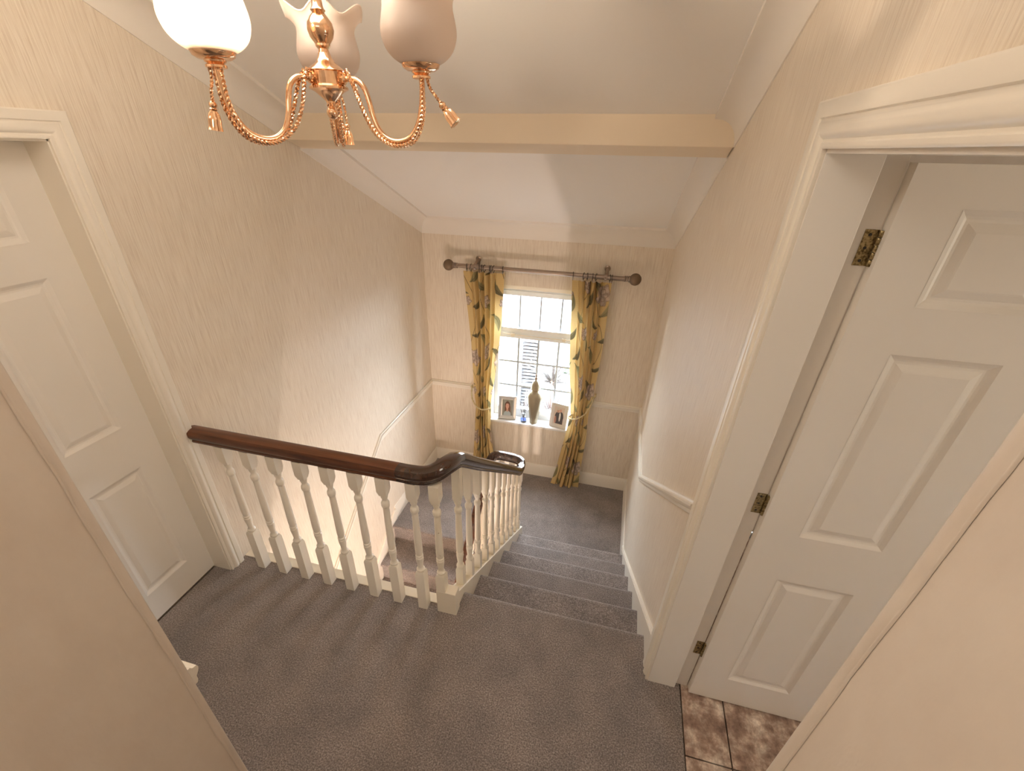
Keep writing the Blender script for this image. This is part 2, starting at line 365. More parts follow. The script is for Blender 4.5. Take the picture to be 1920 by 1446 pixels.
# ------------------------------------------------------------------ main flight
def step_profile(y_front, z, y_back, riser, th=0.03):
    # carpeted step seen from the side: top at z, rounded nosing at y_front (towards +y), riser below it
    pts = [(y_back, z), (y_front - 0.030, z), (y_front - 0.022, z)]
    for i in range(1, 7):
        t = i / 6 * PI; pts.append((y_front - 0.022 + 0.022 * math.sin(t), z - 0.019 + 0.019 * math.cos(t)))
    pts += [(y_front - 0.026, z - 0.045), (y_front - 0.026, z - riser - 0.0), (y_back, z - riser)]
    return pts
st = empty('upper_flight', (-0.47, 0.7, ZH), 'upper flight of carpeted stairs going down to the half landing', 'stairs')
XS = -0.930
for k in range(0, 6):
    p = step_profile(k * GO, -k * RI, (k - 1) * GO - 0.03 if k else -0.10, RI if k < 5 else RI)
    a = M().prism(p, 'x', XS, -0.016); obj('step', a, carpet, st, smooth=True)
# underside soffit
obj('soffit', M().prism([(-0.05, -0.26), (5 * GO + 0.02, ZH - 0.16), (5 * GO + 0.02, ZH - 0.20), (-0.05, -0.30)], 'x', XS, -0.016), ceil_m, st)
def zs(y): return 0.040 - 0.665 * y
# outer string under the balusters (x -.985 .. -.93)
a = M().prism([(-0.150, 0.0), (-0.150, 0.150), (-0.118, zs(-0.118)), (1.60, zs(1.60)), (1.60, ZH - 0.1), (1.50, ZH - 0.2), (0.0, -0.30), (-0.10, -0.29)], 'x', -0.985, -0.9305)
outer = obj('outer_string', a, worn_white, st, bevel=0.003)
a = M().prism([(-0.137, 0.0), (-0.137, 0.195), (1.54, -0.995), (1.62, -1.029), (1.62, ZH), (1.4, ZH - 0.1), (-0.137, -0.2)], 'x', -0.016, 0.0)
obj('wall_string', a, white, st, bevel=0.002)
obj('string_bead', M().sweep([(-0.004, -0.006), (0.006, -0.006), (0.006, 0.006), (-0.004, 0.006)], [(-0.0165, -0.137, 0.180), (-0.0165, 1.54, -1.01)]), white, st)

# lower flight
st2 = empty('lower_flight', (-1.7, 0.4, GF), 'lower flight of carpeted stairs seen between the white balusters', 'stairs')
LR, LG = 0.211, 0.300; XW = -1.215; NL = 7; Y0 = 1.405
for k in range(0, NL):
    z = ZH - k * LR; yf = Y0 - k * LG       # nosing towards -y
    pts = [(yf + (LG + 0.03 if k else 0.09), z), (yf + 0.030, z), (yf + 0.022, z)]
    for i in range(1, 7):
        t = i / 6 * PI; pts.append((yf + 0.022 - 0.022 * math.sin(t), z - 0.019 + 0.019 * math.cos(t)))
    pts += [(yf + 0.026, z - 0.045), (yf + 0.026, z - LR), (yf + (LG + 0.03 if k else 0.09), z - LR)]
    obj('step', M().prism(pts, 'x', XL + 0.018, XW), carpet, st2, smooth=True)
def zl(y): return ZH - (Y0 - y) / LG * LR
obj('wall_string', M().prism([(Y0 + 0.12, ZH), (Y0 + 0.12, ZH + 0.125), (Y0 + 0.08, ZH + 0.12), (-0.9, zl(-0.9) + 0.085), (-0.9, zl(-0.9) - 0.2), (Y0, ZH - 0.2)], 'x', XL, XL + 0.020), white, st2, bevel=0.003)
obj('outer_string', M().prism([(Y0 + 0.20, ZH + 0.02), (Y0 + 0.05, ZH + 0.05), (-0.75, zl(-0.75) + 0.05), (-0.75, GF), (-0.5, GF), (Y0 + 0.2, ZH - 0.3)], 'x', XW, XW - 0.0 + 0.035), white, st2, bevel=0.003)
# fascia of the half landing inside the well, apron of the main landing
struct('trim_14', M().box(XW, -0.985, 5 * GO - 0.0, 5 * GO + 0.02, ZH - 0.24, ZH + 0.02), white, 'white fascia between the two flights')
a = M(); a.box(XL, -1.02, -0.112, -0.058, -0.03, 0.004); a.box(XL, -0.985, -0.085, -0.066, -0.29, -0.03); struct('trim_15', a, worn_white, 'white nosing board at the edge of the landing', bevel=0.003)

# ------------------------------------------------------------------ banister
ban = empty('banister', (-1.0, -0.14, 0), 'stair banister with white turned balusters under a dark wooden handrail', 'banister')
TURN = [(0.0160, 0.0), (0.0205, 0.005), (0.0205, 0.012), (0.0155, 0.018), (0.0135, 0.028), (0.0150, 0.050), (0.0185, 0.080), (0.0185, 0.088), (0.0145, 0.093), (0.0185, 0.098), (0.0185, 0.104), (0.0145, 0.108),
        (0.0170, 0.114), (0.0180, 0.140), (0.0172, 0.19), (0.0160, 0.26), (0.0148, 0.32), (0.0142, 0.366), (0.0178, 0.370), (0.0190, 0.378), (0.0190, 0.390), (0.0170, 0.396), (0.0125, 0.402), (0.0122, 0.414), (0.0160, 0.424), (0.0165, 0.440)]
def baluster_mesh(base, total, hw=0.0225, slope=0.0):
    a = M(); t0 = base; t1 = base + 0.440
    def sq(h, z, s=0.0): return [(-h, -h, z + s * h), (h, -h, z + s * h), (h, h, z - s * h), (-h, h, z - s * h)]
    a.rings([sq(hw, 0, slope), sq(hw, base - 0.012), sq(hw * 0.80, base)])
    a.lathe([(r, z + t0) for (r, z) in TURN], n=16, caps=False)
    a.rings([sq(hw * 0.70, t1 - 0.004), sq(hw, t1 + 0.022), sq(hw, total, 0)])
    return a
bm0 = obj('baluster', baluster_mesh(0.262, 0.80), white, ban, smooth=True)
bx_ = [-2.055, -1.918, -1.780, -1.643, -1.508, -1.371, -1.238, -1.099]
for i, x in enumerate(bx_):
    o = bm0 if i == 0 else bm0.copy()
    if i: C.objects.link(o); o.parent = ban
    o.location = Vector((x, -0.138, -0.001)) - W(ban)
# worn baluster: a chipped patch on the fourth
a = baluster_mesh(0.262, 0.80); a.v = [(x - 0.998, y - 0.130, z) for x, y, z in a.v]; obj('baluster', a, worn_white, ban, smooth=True)
a = M().box(-1.0225, -0.9235, -0.1535, -0.098, -0.002, 0.152); obj('corner_block', a, worn_white, ban, bevel=0.003)
# handrail reference curve (top surface)
def ztop(y):
    if y < 0.10: return None
    return 0.812 - 0.772 * (y - 0.10)
for k in range(11):
    y = 0.020 + 0.1475 * k; zb = zs(y) - 0.004; zt = (ztop(y) if y > 0.10 else 0.862) - 0.058
    L = zt - zb; base = max(0.06, (L - 0.440) * 0.40)
    a = baluster_mesh(base, L + 0.012, 0.0195, 0.66); a.v = [(x - 0.957, yy + y, z + zb) for x, yy, z in a.v]; obj('baluster', a, white if k % 3 else worn_white, ban, smooth=True)
RP = [(-0.024, -0.068), (0.024, -0.068), (0.026, -0.060), (0.022, -0.054), (0.030, -0.046), (0.035, -0.034), (0.0345, -0.018), (0.028, -0.006), (0.015, -0.001), (0, 0.0),
      (-0.015, -0.001), (-0.028, -0.006), (-0.0345, -0.018), (-0.035, -0.034), (-0.030, -0.046), (-0.022, -0.054), (-0.026, -0.060)]
JX = -1.155
a = M().sweep(RP, [(x, -0.138, 0.872) for x in np.linspace(XL + 0.002, JX, 12)]); obj('handrail', a, wood_red, ban, smooth=True, label='straight red-brown varnished handrail')
path = [(JX, -0.138, 0.872), (-1.10, -0.138, 0.872), (-1.04, -0.132, 0.875), (-0.995, -0.105, 0.885), (-0.965, -0.045, 0.888), (-0.957, 0.03, 0.866), (-0.957, 0.10, 0.818), (-0.957, 0.30, 0.658),
        (-0.957, 0.60, 0.426), (-0.957, 0.90, 0.195), (-0.957, 1.20, -0.037), (-0.957, 1.40, -0.192), (-0.958, 1.50, -0.242), (-0.972, 1.575, -0.242), (-1.02, 1.602, -0.235), (-1.10, 1.604, -0.228), (-1.175, 1.600, -0.225),
        (-1.222, 1.57, -0.235), (-1.235, 1.50, -0.27), (-1.237, 1.35, -0.375)]
a = M().sweep(RP, spline(path, 7)); obj('handrail', a, wood_dark, ban, smooth=True, label='dark glossy curved end of the handrail, looping back down')
obj('handrail', M().sweep(RP, [(-1.237, 1.35, -0.375), (-1.237, 1.0, -0.622), (-1.237, 0.3, -1.117), (-1.237, -0.5, -1.683)]), wood_red, ban, smooth=True, label='red-brown handrail of the lower flight')
for k in range(3):
    x = -1.005 - 0.092 * k; a = baluster_mesh(0.30, 0.90, 0.0195); a.v = [(u + x, v + 1.602, z + ZH) for u, v, z in a.v]; obj('baluster', a, white, ban, smooth=True)
for k in range(8):
    y = 1.46 - 0.15 * k; zb = zl(y) + 0.04; zt = -0.27 - 0.707 * (1.50 - y) - 0.06
    a = baluster_mesh(max(0.1, (zt - zb - 0.44) * 0.45), zt - zb, 0.0195, -0.6); a.v = [(u - 1.237, v + y, z + zb) for u, v, z in a.v]; obj('baluster', a, white, ban, smooth=True)

# ------------------------------------------------------------------ doors
def door(name, label, origin, du, dn, leafw, ztop_, leafx):
    """origin: hinge-side point of the visible face at floor, du: unit vector along the width, dn: outward normal of the visible face"""
    root = empty(name, origin, label, kind='structure')
    O = Vector(origin); du = Vector(du); dn = Vector(dn)
    def P(u, z, n_): return tuple(O + du * u + Vector((0, 0, z)) + dn * n_)
    def bxl(a, u0, u1, z0, z1, n0, n1):
        vs = [P(u, z, n_) for n_ in (n0, n1) for (u, z) in ((u0, z0), (u1, z0), (u1, z1), (u0, z1))]
        a.add(vs, [(0, 3, 2, 1), (4, 5, 6, 7), (0, 1, 5, 4), (1, 2, 6, 5), (2, 3, 7, 6), (3, 0, 4, 7)])
    cols = [(0.115, 0.343), (leafw - 0.343, leafw - 0.115)]; rows = [(0.165, 0.765), (0.965, 1.580), (1.695, 1.900)]
    T = 0.036; th = 0.035; a = M()
    zb = 0.008
    bxl(a, 0, leafw, zb, ztop_, -th, -0.012)                                                   # core
    bxl(a, 0, cols[0][0], zb, ztop_, -0.012, 0); bxl(a, cols[1][1], leafw, zb, ztop_, -0.012, 0)
    zz = [zb] + [q for r in rows for q in r] + [ztop_]
    for i in range(0, len(zz), 2): bxl(a, cols[0][0], cols[1][1], zz[i], zz[i + 1], -0.012, 0)
    for r in rows: bxl(a, cols[0][1], cols[1][0], r[0], r[1], -0.012, 0)
    leaf = obj('door_leaf', a, doorw, root)
    for (u0, u1) in cols:
        for (z0, z1) in rows:
            b = M(); rs = []
            for (ins, dep) in ((0, 0.0005), (0.003, -0.001), (0.012, -0.0065), (0.018, -0.0085), (0.024, -0.0085), (0.040, -0.0025), (0.044, -0.0015)):
                rs.append([P(u0 + ins, z0 + ins, dep), P(u1 - ins, z0 + ins, dep), P(u1 - ins, z1 - ins, dep), P(u0 + ins, z1 - ins, dep)])
            b.rings(rs, True, False); n0 = len(b.v) - 4; b.f.append((n0, n0 + 1, n0 + 2, n0 + 3)); obj('panel', b, doorw, leaf)
    return root, leaf
ARCH = [(0.0, 0.0), (0.0, 0.010), (0.004, 0.013), (0.009, 0.013), (0.011, 0.010), (0.015, 0.010), (0.018, 0.014), (0.025, 0.019), (0.033, 0.0205), (0.041, 0.018), (0.045, 0.0145), (0.048, 0.0145), (0.050, 0.019), (0.074, 0.021), (0.078, 0.018), (0.078, 0.0)]
def architrave(x, sg, y0, y1, zt, parent, k_=1.0):
    a = M(); rs = []
    for k in range(4):
        r = []
        for (p, t) in ARCH:
            p = p * k_; y = y1 + p if k < 2 else y0 - p; z = 0.0 if k in (0, 3) else zt + p
            r.append((x + sg * t, y, z))
        rs.append(r)
    a.rings(rs); return obj('architrave', a, white, parent, smooth=True)
# left door, closed, leaf set back in the wall
dl, _ = door('door_1', 'closed white six-panel door in the left wall', (XL - 0.104, -0.222, 0), (0, -1, 0), (1, 0, 0), 0.755, 1.985, 0)
architrave(XL, 1, lb0 + 0.022, lb1 - 0.008, lbt + 0.0, dl)
a = M()
for (y0, y1, z0, z1) in ((lb1 - 0.013, lb1, 0, lbt), (lb0, lb0 + 0.013, 0, lbt), (lb0, lb1, lbt - 0.006, lbt + 0.004)): a.box(XL - 0.15, XL + 0.001, y0, y1, z0, z1)
a.box(XL - 0.15, XL - 0.142, lb0, lb1, 0, lbt)
obj('door_frame', a, white, dl)
for b_, nm, mm_ in (((XL - 0.9, XL - 0.15, lb0 - 0.2, lb1 + 0.2, -0.25, -0.01), 'floor_leak_block', carpet), ((XL - 1.0, XL - 0.9, lb0 - 0.2, lb1 + 0.2, -0.25, 2.3), 'wall_leak_block', near_m), ((XL - 0.9, XL - 0.15, lb0 - 0.3, lb0 - 0.2, -0.25, 2.3), 'wall_leak_block_near', near_m), ((XL - 0.9, XL - 0.15, lb1 + 0.2, lb1 + 0.3, -0.25, 2.3), 'wall_leak_block_far', near_m), ((XL - 1.0, XL - 0.15, lb0 - 0.3, lb1 + 0.3, 2.3, 2.4), 'ceiling_leak_block', ceil_m)):
    bx(nm, *b_, m_=mm_)  # closed box added behind the door to stop sky light leaking under it
# right door, opened into the bathroom
HX = 0.168
dr, leafr = door('door_2', 'white six-panel door on the right, standing open into the tiled room', (HX, -0.2405, 0), (1, 0, 0), (0, -1, 0), 0.826, 1.981, 0)
architrave(0, -1, rb0 + 0.02, rb1 - 0.024, rbt - 0.004, dr, 1.13)
a = M()
a.box(-0.001, 0.112, rb1 - 0.027, rb1, 0, rbt); a.box(0.112, HX - 0.004, rb1 - 0.005, rb1 + 0.001, 0, rbt)
a.box(-0.001, 0.118, rb0, rb0 + 0.018, 0, rbt); a.box(0.118, HX - 0.004, rb0, rb0 + 0.006, 0, rbt); a.box(-0.001, HX - 0.004, rb0, rb1, rbt - 0.012, rbt)
obj('door_frame', a, doorw, dr, bevel=0.0015)
for zc in (1.812, 1.047, 0.278):
    hg = M(); hg.box(HX - 0.032, HX - 0.004, rb1 - 0.0070, rb1 - 0.005, zc - 0.039, zc + 0.039)
    hh = obj('hinge', hg, oldbrass, dr)
    kn = M()
    for i in range(5):
        z0 = zc - 0.039 + i * 0.0156; kn.lathe([(0.0052, z0 + 0.0006), (0.006, z0 + 0.002), (0.006, z0 + 0.0136), (0.0052, z0 + 0.015)], (HX - 0.001, rb1 - 0.014, 0), n=10)
    obj('knuckle', kn, oldbrass, hh, smooth=True)
    kn = M()
    for dz in (-0.028, 0, 0.028): kn.lathe([(0.0038, 0), (0.003, 0.0012), (0.001, 0.0006)], (HX - 0.020, rb1 - 0.0068, zc + dz), n=10, axis=(0, -1, 0))
    obj('screw', kn, dark, hh)

# ------------------------------------------------------------------ window
WY = D + 0.125                                     # inner face of the frame
win = empty('window_1', (-1.08, WY, wz0), 'white framed window with glazing bars at the half landing', kind='structure')
gx0, gx1 = -1.492, -0.672
def frame_bars(a, x0, x1, z0, z1, wd, y0, y1):
    a.box(x0, x0 + wd, y0, y1, z0, z1); a.box(x1 - wd, x1, y0, y1, z0, z1); a.box(x0 + wd, x1 - wd, y0, y1, z0, z0 + wd); a.box(x0 + wd, x1 - wd, y0, y1, z1 - wd, z1)
a = M(); a.box(wx0, gx0, WY, WY + 0.07, wz0, wz1); a.box(gx1, wx1, WY, WY + 0.07, wz0, wz1); a.box(gx0, gx1, WY, WY + 0.07, 0.372, 0.440); a.box(gx0, gx1, WY, WY + 0.07, 0.815, wz1); a.box(gx0, gx1, WY, WY + 0.07, wz0, -0.425)
obj('window_frame', a, upvc, win, bevel=0.004)
a = M(); frame_bars(a, gx0 - 0.012, gx1 + 0.012, 0.438, 0.846, 0.044, WY - 0.012, WY + 0.05); obj('top_sash', a, upvc, win, bevel=0.004)
a = M(); a.box(wx0, wx1, WY - 0.02, WY, 0.862, wz1); obj('head_trim', a, white, win, bevel=0.004)
cols = [gx0 + 0.2033 * k for k in range(5)]; lead = mat('glazing_bar_paint', (0.50, 0.56, 0.62), 0.5)
lz = [-0.425, -0.157, 0.115, 0.372]
for k in (1, 2, 3):
    obj('glazing_bar', M().box(cols[k] - 0.010, cols[k] + 0.010, WY + 0.016, WY + 0.040, -0.425, 0.372), lead, win)
    obj('glazing_bar', M().box(cols[k] - 0.008, cols[k] + 0.008, WY + 0.016, WY + 0.040, 0.480, 0.800), lead, win)
for k in (1, 2):
    obj('glazing_bar', M().box(gx0, gx1, WY + 0.014, WY + 0.042, lz[k] - 0.010, lz[k] + 0.010), lead, win)
for i in range(4):
    for j in range(3): obj('pane', M().box(cols[i] + 0.007, cols[i + 1] - 0.007, WY + 0.030, WY + 0.033, lz[j] + 0.007, lz[j + 1] - 0.007), pane_m, win)
    obj('pane', M().box(cols[i] + (0.032 if i == 0 else 0.005), cols[i + 1] - (0.032 if i == 3 else 0.005), WY + 0.030, WY + 0.033, 0.482, 0.802), pane_m, win)
a = M(); a.tube([(-1.40, WY - 0.022, 0.415), (-0.80, WY - 0.022, 0.415)], 0.0045, 6); a.box(-1.36, -1.325, WY - 0.035, WY - 0.008, 0.400, 0.430); a.box(-0.85, -0.815, WY - 0.035, WY - 0.008, 0.400, 0.430); a.tube([(-1.345, WY - 0.03, 0.415), (-1.44, WY - 0.035, 0.428)], 0.006, 6); a.tube([(-0.835, WY - 0.03, 0.415), (-0.75, WY - 0.035, 0.428)], 0.006, 6)
obj('window_stay', a, white, win)
a = M(); a.box(wx0 - 0.0, wx1 + 0.0, D - 0.03, WY + 0.0, wz0 - 0.0, -0.520); obj('window_sill', a, sillm, win, bevel=0.006)

# ------------------------------------------------------------------ curtain pole
PY = D - 0.11; PZ = 1.088
pole = empty('curtain_pole', (-1.095, PY, PZ), 'brushed bronze curtain pole with ball finials above the window', 'curtain pole')
obj('pole', M().tube([(-1.83, PY, PZ), (-0.355, PY, PZ - 0.004)], 0.019, 20), pewter, pole, smooth=True)
for sx, x in ((-1, -1.825), (1, -0.36)):
    f = [(0.0195, 0), (0.024, 0.004), (0.024, 0.010), (0.0195, 0.014), (0.024, 0.018), (0.024, 0.026), (0.020, 0.030), (0.026, 0.036), (0.026, 0.046), (0.018, 0.050)]
    fo = obj('finial', M().lathe(f, (x, PY, PZ - 0.002), 20, (sx, 0, 0)), pewter, pole, smooth=True)
    bl = [(0.049 * math.sin(PI * i / 14), 0.049 - 0.049 * math.cos(PI * i / 14)) for i in range(15)]
    obj('ball', M().lathe(bl, (x + sx * 0.040, PY, PZ - 0.002), 24, (sx, 0, 0)), pewter_ball, fo, smooth=True)
for x in (-1.662, -0.510):
    b = M(); b.lathe([(0.0, 0), (0.024, 0.002), (0.026, 0.008), (0.018, 0.013), (0.0, 0.014)], (x, D, 1.135), 16, (0, -1, 0))
    b.box(x - 0.014, x + 0.014, D - 0.008, D, 1.06, 1.15); b.tube(spline([(x, D - 0.004, 1.135), (x, D - 0.05, 1.125), (x, PY + 0.012, PZ + 0.022), (x, PY - 0.004, PZ + 0.021)], 6), lambda t: 0.015 - 0.004 * t, 10)
    b.lathe([(0.0225, -0.013), (0.0245, -0.010), (0.0245, 0.010), (0.0225, 0.013)], (x, PY, PZ), 20, (1, 0, 0))
    b.lathe([(0.012, 0), (0.012, 0.006), (0.006, 0.009)], (x, PY - 0.022, PZ - 0.012), 12, (0, -1, -0.3))
    obj('bracket', b, pewter, pole, smooth=True)
def ring(x, tilt):
    a = M(); pts = []
    n1, n2, R, r = 20, 6, 0.0275, 0.0028; rs = []
    for i in range(n1 + 1):
        t = 2 * PI * i / n1; c = Vector((0, math.cos(t), math.sin(t)))
        q = Matrix.Rotation(tilt, 3, 'Z'); cc = q @ c
        rs.append([Vector((x, PY, PZ - 0.007)) + cc * (R + r * math.cos(2 * PI * j / n2)) + q @ Vector((1, 0, 0)) * r * math.sin(2 * PI * j / n2) for j in range(n2)])
    a.rings(rs, True, False)
    a.tube([(x, PY, PZ - 0.034), (x, PY - 0.004, PZ - 0.040), (x, PY, PZ - 0.048), (x, PY + 0.004, PZ - 0.040)], 0.0018, 5)
    return obj('ring', a, dark, pole, smooth=True)
for x, t in ((-1.740, 0.2), (-1.700, -0.1), (-1.625, 0.3), (-1.600, 0.1), (-1.575, -0.2), (-1.530, 0.25), (-1.515, 0.05), (-1.490, -0.15), (-1.405, 0.1), (-0.785, 0.1), (-0.695, -0.15), (-0.665, 0.2), (-0.620, 0.1), (-0.590, -0.2), (-0.475, 0.15), (-0.458, 0.0)): ring(x, t)

# ------------------------------------------------------------------ curtains
def paint(fu, fv, seed):
    """albedo of the printed fabric at fabric coordinates (metres)"""
    r = np.random.RandomState(seed); n = fu.size
    base = np.array(srgb(202, 174, 118)); col = np.tile(base, (n, 1))
    wv = 0.02 * np.sin(fv * 900) + 0.02 * np.sin(fu * 800); col = col * (1 + wv)[:, None]
    def blend(mask, c): nonlocal col; mk = np.clip(mask, 0, 1)[:, None]; col = col * (1 - mk) + np.array(c) * mk
    W_, H_ = 0.42, 0.64; fu = fu / 1.45; fv = fv / 1.45
    pu = np.mod(fu, W_)
    for dv in (0, 1):
        pass
    row = np.floor(fv / H_); pv = fv - row * H_
    def leaf(cu, cv, L, wd, ang, c, vein=True):
        for ou in (-W_, 0, W_):
            for ov in (-H_, 0, H_):
                x = pu - cu - ou; y = pv - cv - ov; ca, sa = math.cos(ang), math.sin(ang)
                a = x * ca + y * sa; b = -x * sa + y * ca - 0.42 * a * a / L
                t = np.clip((a / L + 1) / 2, 0, 1); half = 1.1 * wd * np.sin(PI * t) ** 0.8 * (1 - 0.45 * t)
                mk = np.clip((half - np.abs(b)) / 0.003 + 0.5, 0, 1) * (np.abs(a) < L)
                sh = np.clip((b + half) / (2 * half + 1e-5), 0, 1)
                cc = np.array(c)[None, :] * (0.62 + 0.65 * sh)[:, None]
                nonlocal_mix(mk, cc)
                if vein: nonlocal_mix(np.clip(1.2 - np.abs(b) / 0.0018, 0, 0.8) * (np.abs(a) < L * 0.95), np.tile(np.array(srgb(70, 60, 40)), (n, 1)))
    def nonlocal_mix(mk, cc):
        nonlocal col; mk = np.clip(mk, 0, 1)[:, None]; col = col * (1 - mk) + cc * mk
    def stem(c0, amp, ph, c):
        x = c0 + amp * np.sin(2 * PI * fv / H_ + ph)
        for ou in (-W_, 0, W_): blend(np.clip(1.6 - np.abs(pu - x - ou) / 0.0020, 0, 0.9), c)
    def flower(cu, cv, R, c):
        for ou in (-W_, 0, W_):
            for ov in (-H_, 0, H_):
                x = pu - cu - ou; y = (pv - cv - ov); rr = np.sqrt(x * x + y * y); th = np.arctan2(y, x)
                edge = R * (1 + 0.16 * np.cos(5 * th + 0.6) + 0.05 * np.cos(11 * th)); mk = np.clip((edge - rr) / 0.004 + 0.5, 0, 1)
                shade_ = 0.80 + 0.20 * np.cos(5 * th + 0.6 + rr / R * 2.2) - 0.25 * np.clip(1 - rr / (R * 0.55), 0, 1)
                ln = (np.abs(np.sin(2.5 * th + rr / R * 3 + 0.3)) < 0.10) | (np.abs(rr / R - 0.55 - 0.1 * np.cos(5 * th)) < 0.04)
                cc = np.array(c)[None, :] * shade_[:, None]; cc = np.where(ln[:, None], np.array(srgb(138, 118, 98)), cc); nonlocal_mix(mk, cc)
                nonlocal_mix(np.clip(1.3 - np.abs(rr - edge) / 0.0022, 0, 0.75) * (rr < edge * 1.2), np.tile(np.array(srgb(112, 92, 72)), (n, 1)))
    br = srgb(104, 88, 58); ol = srgb(138, 130, 92); dk = srgb(104, 95, 66); pk = srgb(204, 184, 166)
    stem(0.12, 0.05, 0.3, br); stem(0.31, 0.06, 2.4, br)
    for (cu, cv, L, wd, an, c) in ((0.06, 0.08, 0.062, 0.024, 2.2, ol), (0.20, 0.17, 0.055, 0.022, 0.7, dk), (0.05, 0.27, 0.060, 0.022, -0.9, dk), (0.19, 0.36, 0.066, 0.026, 1.1, ol), (0.07, 0.50, 0.05, 0.022, 2.5, dk),
                                   (0.26, 0.05, 0.052, 0.020, 1.0, dk), (0.38, 0.15, 0.060, 0.024, 2.3, ol), (0.27, 0.28, 0.05, 0.020, -0.6, ol), (0.40, 0.40, 0.060, 0.022, 0.9, dk), (0.28, 0.58, 0.062, 0.024, 2.0, ol), (0.16, 0.60, 0.045, 0.016, 0.4, dk)):
        leaf(cu, cv, L * 1.15, wd, an, c)
    flower(0.13, 0.44, 0.058, pk); flower(0.34, 0.50, 0.048, pk); flower(0.33, 0.20, 0.036, pk); flower(0.10, 0.19, 0.026, pk)
    return np.concatenate([col, np.ones((n, 1))], 1)
def curtain(name, label, prof, seed, tie_z, ph):
    # prof: (z, x_left, x_right)
    prof = sorted(prof); zsr = np.array([p[0] for p in prof]); xl = np.array([p[1] for p in prof]); xr = np.array([p[2] for p in prof])
    ns, nz = 190, 440; zz = np.linspace(prof[-1][0], prof[0][0], nz); s = np.linspace(0, 1, ns)
    S, Z = np.meshgrid(s, zz); XLc = np.interp(Z, zsr, xl); XRc = np.interp(Z, zsr, xr)
    # flat return at both edges, pleats gathered between them
    flat = 0.21
    k = 4.5
    q = np.clip((S - flat * 0.8) / (1 - 1.6 * flat), 0, 1)
    env = np.sin(PI * q) ** 0.45
    wob = 0.25 * np.sin(2.1 * Z + ph) + 0.15 * np.sin(5.3 * Z + 2 * ph)
    fold = np.sin(2 * PI * (k * q + 0.10 * wob * env) + ph)
    fold = fold + 0.28 * np.sin(2 * PI * 2 * k * q + 1.3 + ph + 0.8 * Z)
    w_ = XRc - XLc; dtie = np.abs(Z - tie_z); amp = 0.034 * env * (0.60 + 0.40 * np.clip(dtie / 0.5, 0, 1)) + 0.006 * (1 - env) * np.sin(9 * S + 3 * Z)
    depth = amp * fold
    push = 0.040 * np.exp(-(dtie / 0.13) ** 2)
    X = XLc + w_ * S + 0.010 * env * np.cos(2 * PI * k * q + ph) * (w_ / 0.35)
    Y = D - 0.094 + depth * 1.0 + push - 0.01 + 0.030 * np.exp(-((Z + 1.17) / 0.12) ** 2) * -1 * (0.4 + 0.6 * np.cos(2 * PI * 2.5 * q + ph))
    Zs = Z + 0.008 * np.cos(2 * PI * k * q + ph) * np.exp(-((Z + 1.17) / 0.15) ** 2)
    a = M(); a.v = [tuple(v) for v in np.stack([X.ravel(), np.minimum(Y.ravel(), D - 0.02), Zs.ravel()], 1)]
    i = np.arange(nz - 1)[:, None] * ns + np.arange(ns - 1)[None, :]; i = i.ravel(); a.f = [tuple(t) for t in np.stack([i, i + 1, i + 1 + ns, i + ns], 1).tolist()]
    # fabric coordinate: pleats swallow more cloth than the flat edges
    dens = 1 + 1.3 * np.sin(PI * np.clip((s - flat * .8) / (1 - 1.6 * flat), 0, 1)) ** 0.45; fu = np.cumsum(dens); fu = fu / fu[-1] * 0.62
    FU = np.tile(fu, (nz, 1)) + 0.01 * np.sin(2 * PI * (k * q) + ph)
    a.col = paint(FU.ravel() * 1.0 + seed * 0.13, Z.ravel() + 3.0 + seed * 0.21, seed)
    o = obj(name, a, fabric_m, None, smooth=2); return tag(o, label, 'curtain', 'curtains at the stair window')
curtain('curtain', 'left yellow floral curtain, tied back beside the window', [(1.045, -1.777, -1.392), (0.80, -1.755, -1.400), (0.39, -1.715, -1.424), (0.0, -1.695, -1.470), (-0.33, -1.684, -1.517), (-0.60, -1.683, -1.510), (-0.95, -1.705, -1.465), (-1.172, -1.74, -1.42)], 1, -0.36, 0.4)
curtain('curtain', 'right yellow floral curtain, tied back, its hem spreading on the carpet', [(1.040, -0.790, -0.456), (0.50, -0.754, -0.453), (0.2, -0.730, -0.462), (-0.05, -0.694, -0.480), (-0.30, -0.676, -0.500), (-0.55, -0.705, -0.488), (-0.95, -0.760, -0.505), (-1.172, -0.806, -0.500)], 2, -0.30, 1.1)
def tieback(pts, hook, label):
    a = M(); core = spline(pts, 10); tot = len(core)
    for k in range(2):
        path = []
        for i, p in enumerate(core):
            t = (core[min(i + 1, tot - 1)] - core[max(i - 1, 0)]).normalized(); s_ = t.orthogonal().normalized(); u_ = t.cross(s_); an = i * 0.9 + k * PI
            path.append(p + (s_ * math.cos(an) + u_ * math.sin(an)) * 0.004)
        a.tube(path, 0.005, 6)
    a.lathe([(0.0, 0.0), (0.010, 0.002), (0.010, 0.006), (0.004, 0.010), (0.004, 0.040), (0.010, 0.044), (0.010, 0.050), (0.0, 0.052)], hook, 10, (0, -1, 0))
    tag(obj('curtain_tieback', a, rope_m, None, smooth=True), label, 'tieback', 'curtain tiebacks')
tieback([(-0.46, D - 0.035, -0.068), (-0.485, D - 0.115, -0.13), (-0.530, D - 0.145, -0.225), (-0.60, D - 0.155, -0.285), (-0.668, D - 0.130, -0.315), (-0.685, D - 0.085, -0.312), (-0.60, D - 0.018, -0.25), (-0.46, D - 0.025, -0.075)], (-0.457, D, -0.066), 'cream cord tieback round the right curtain')
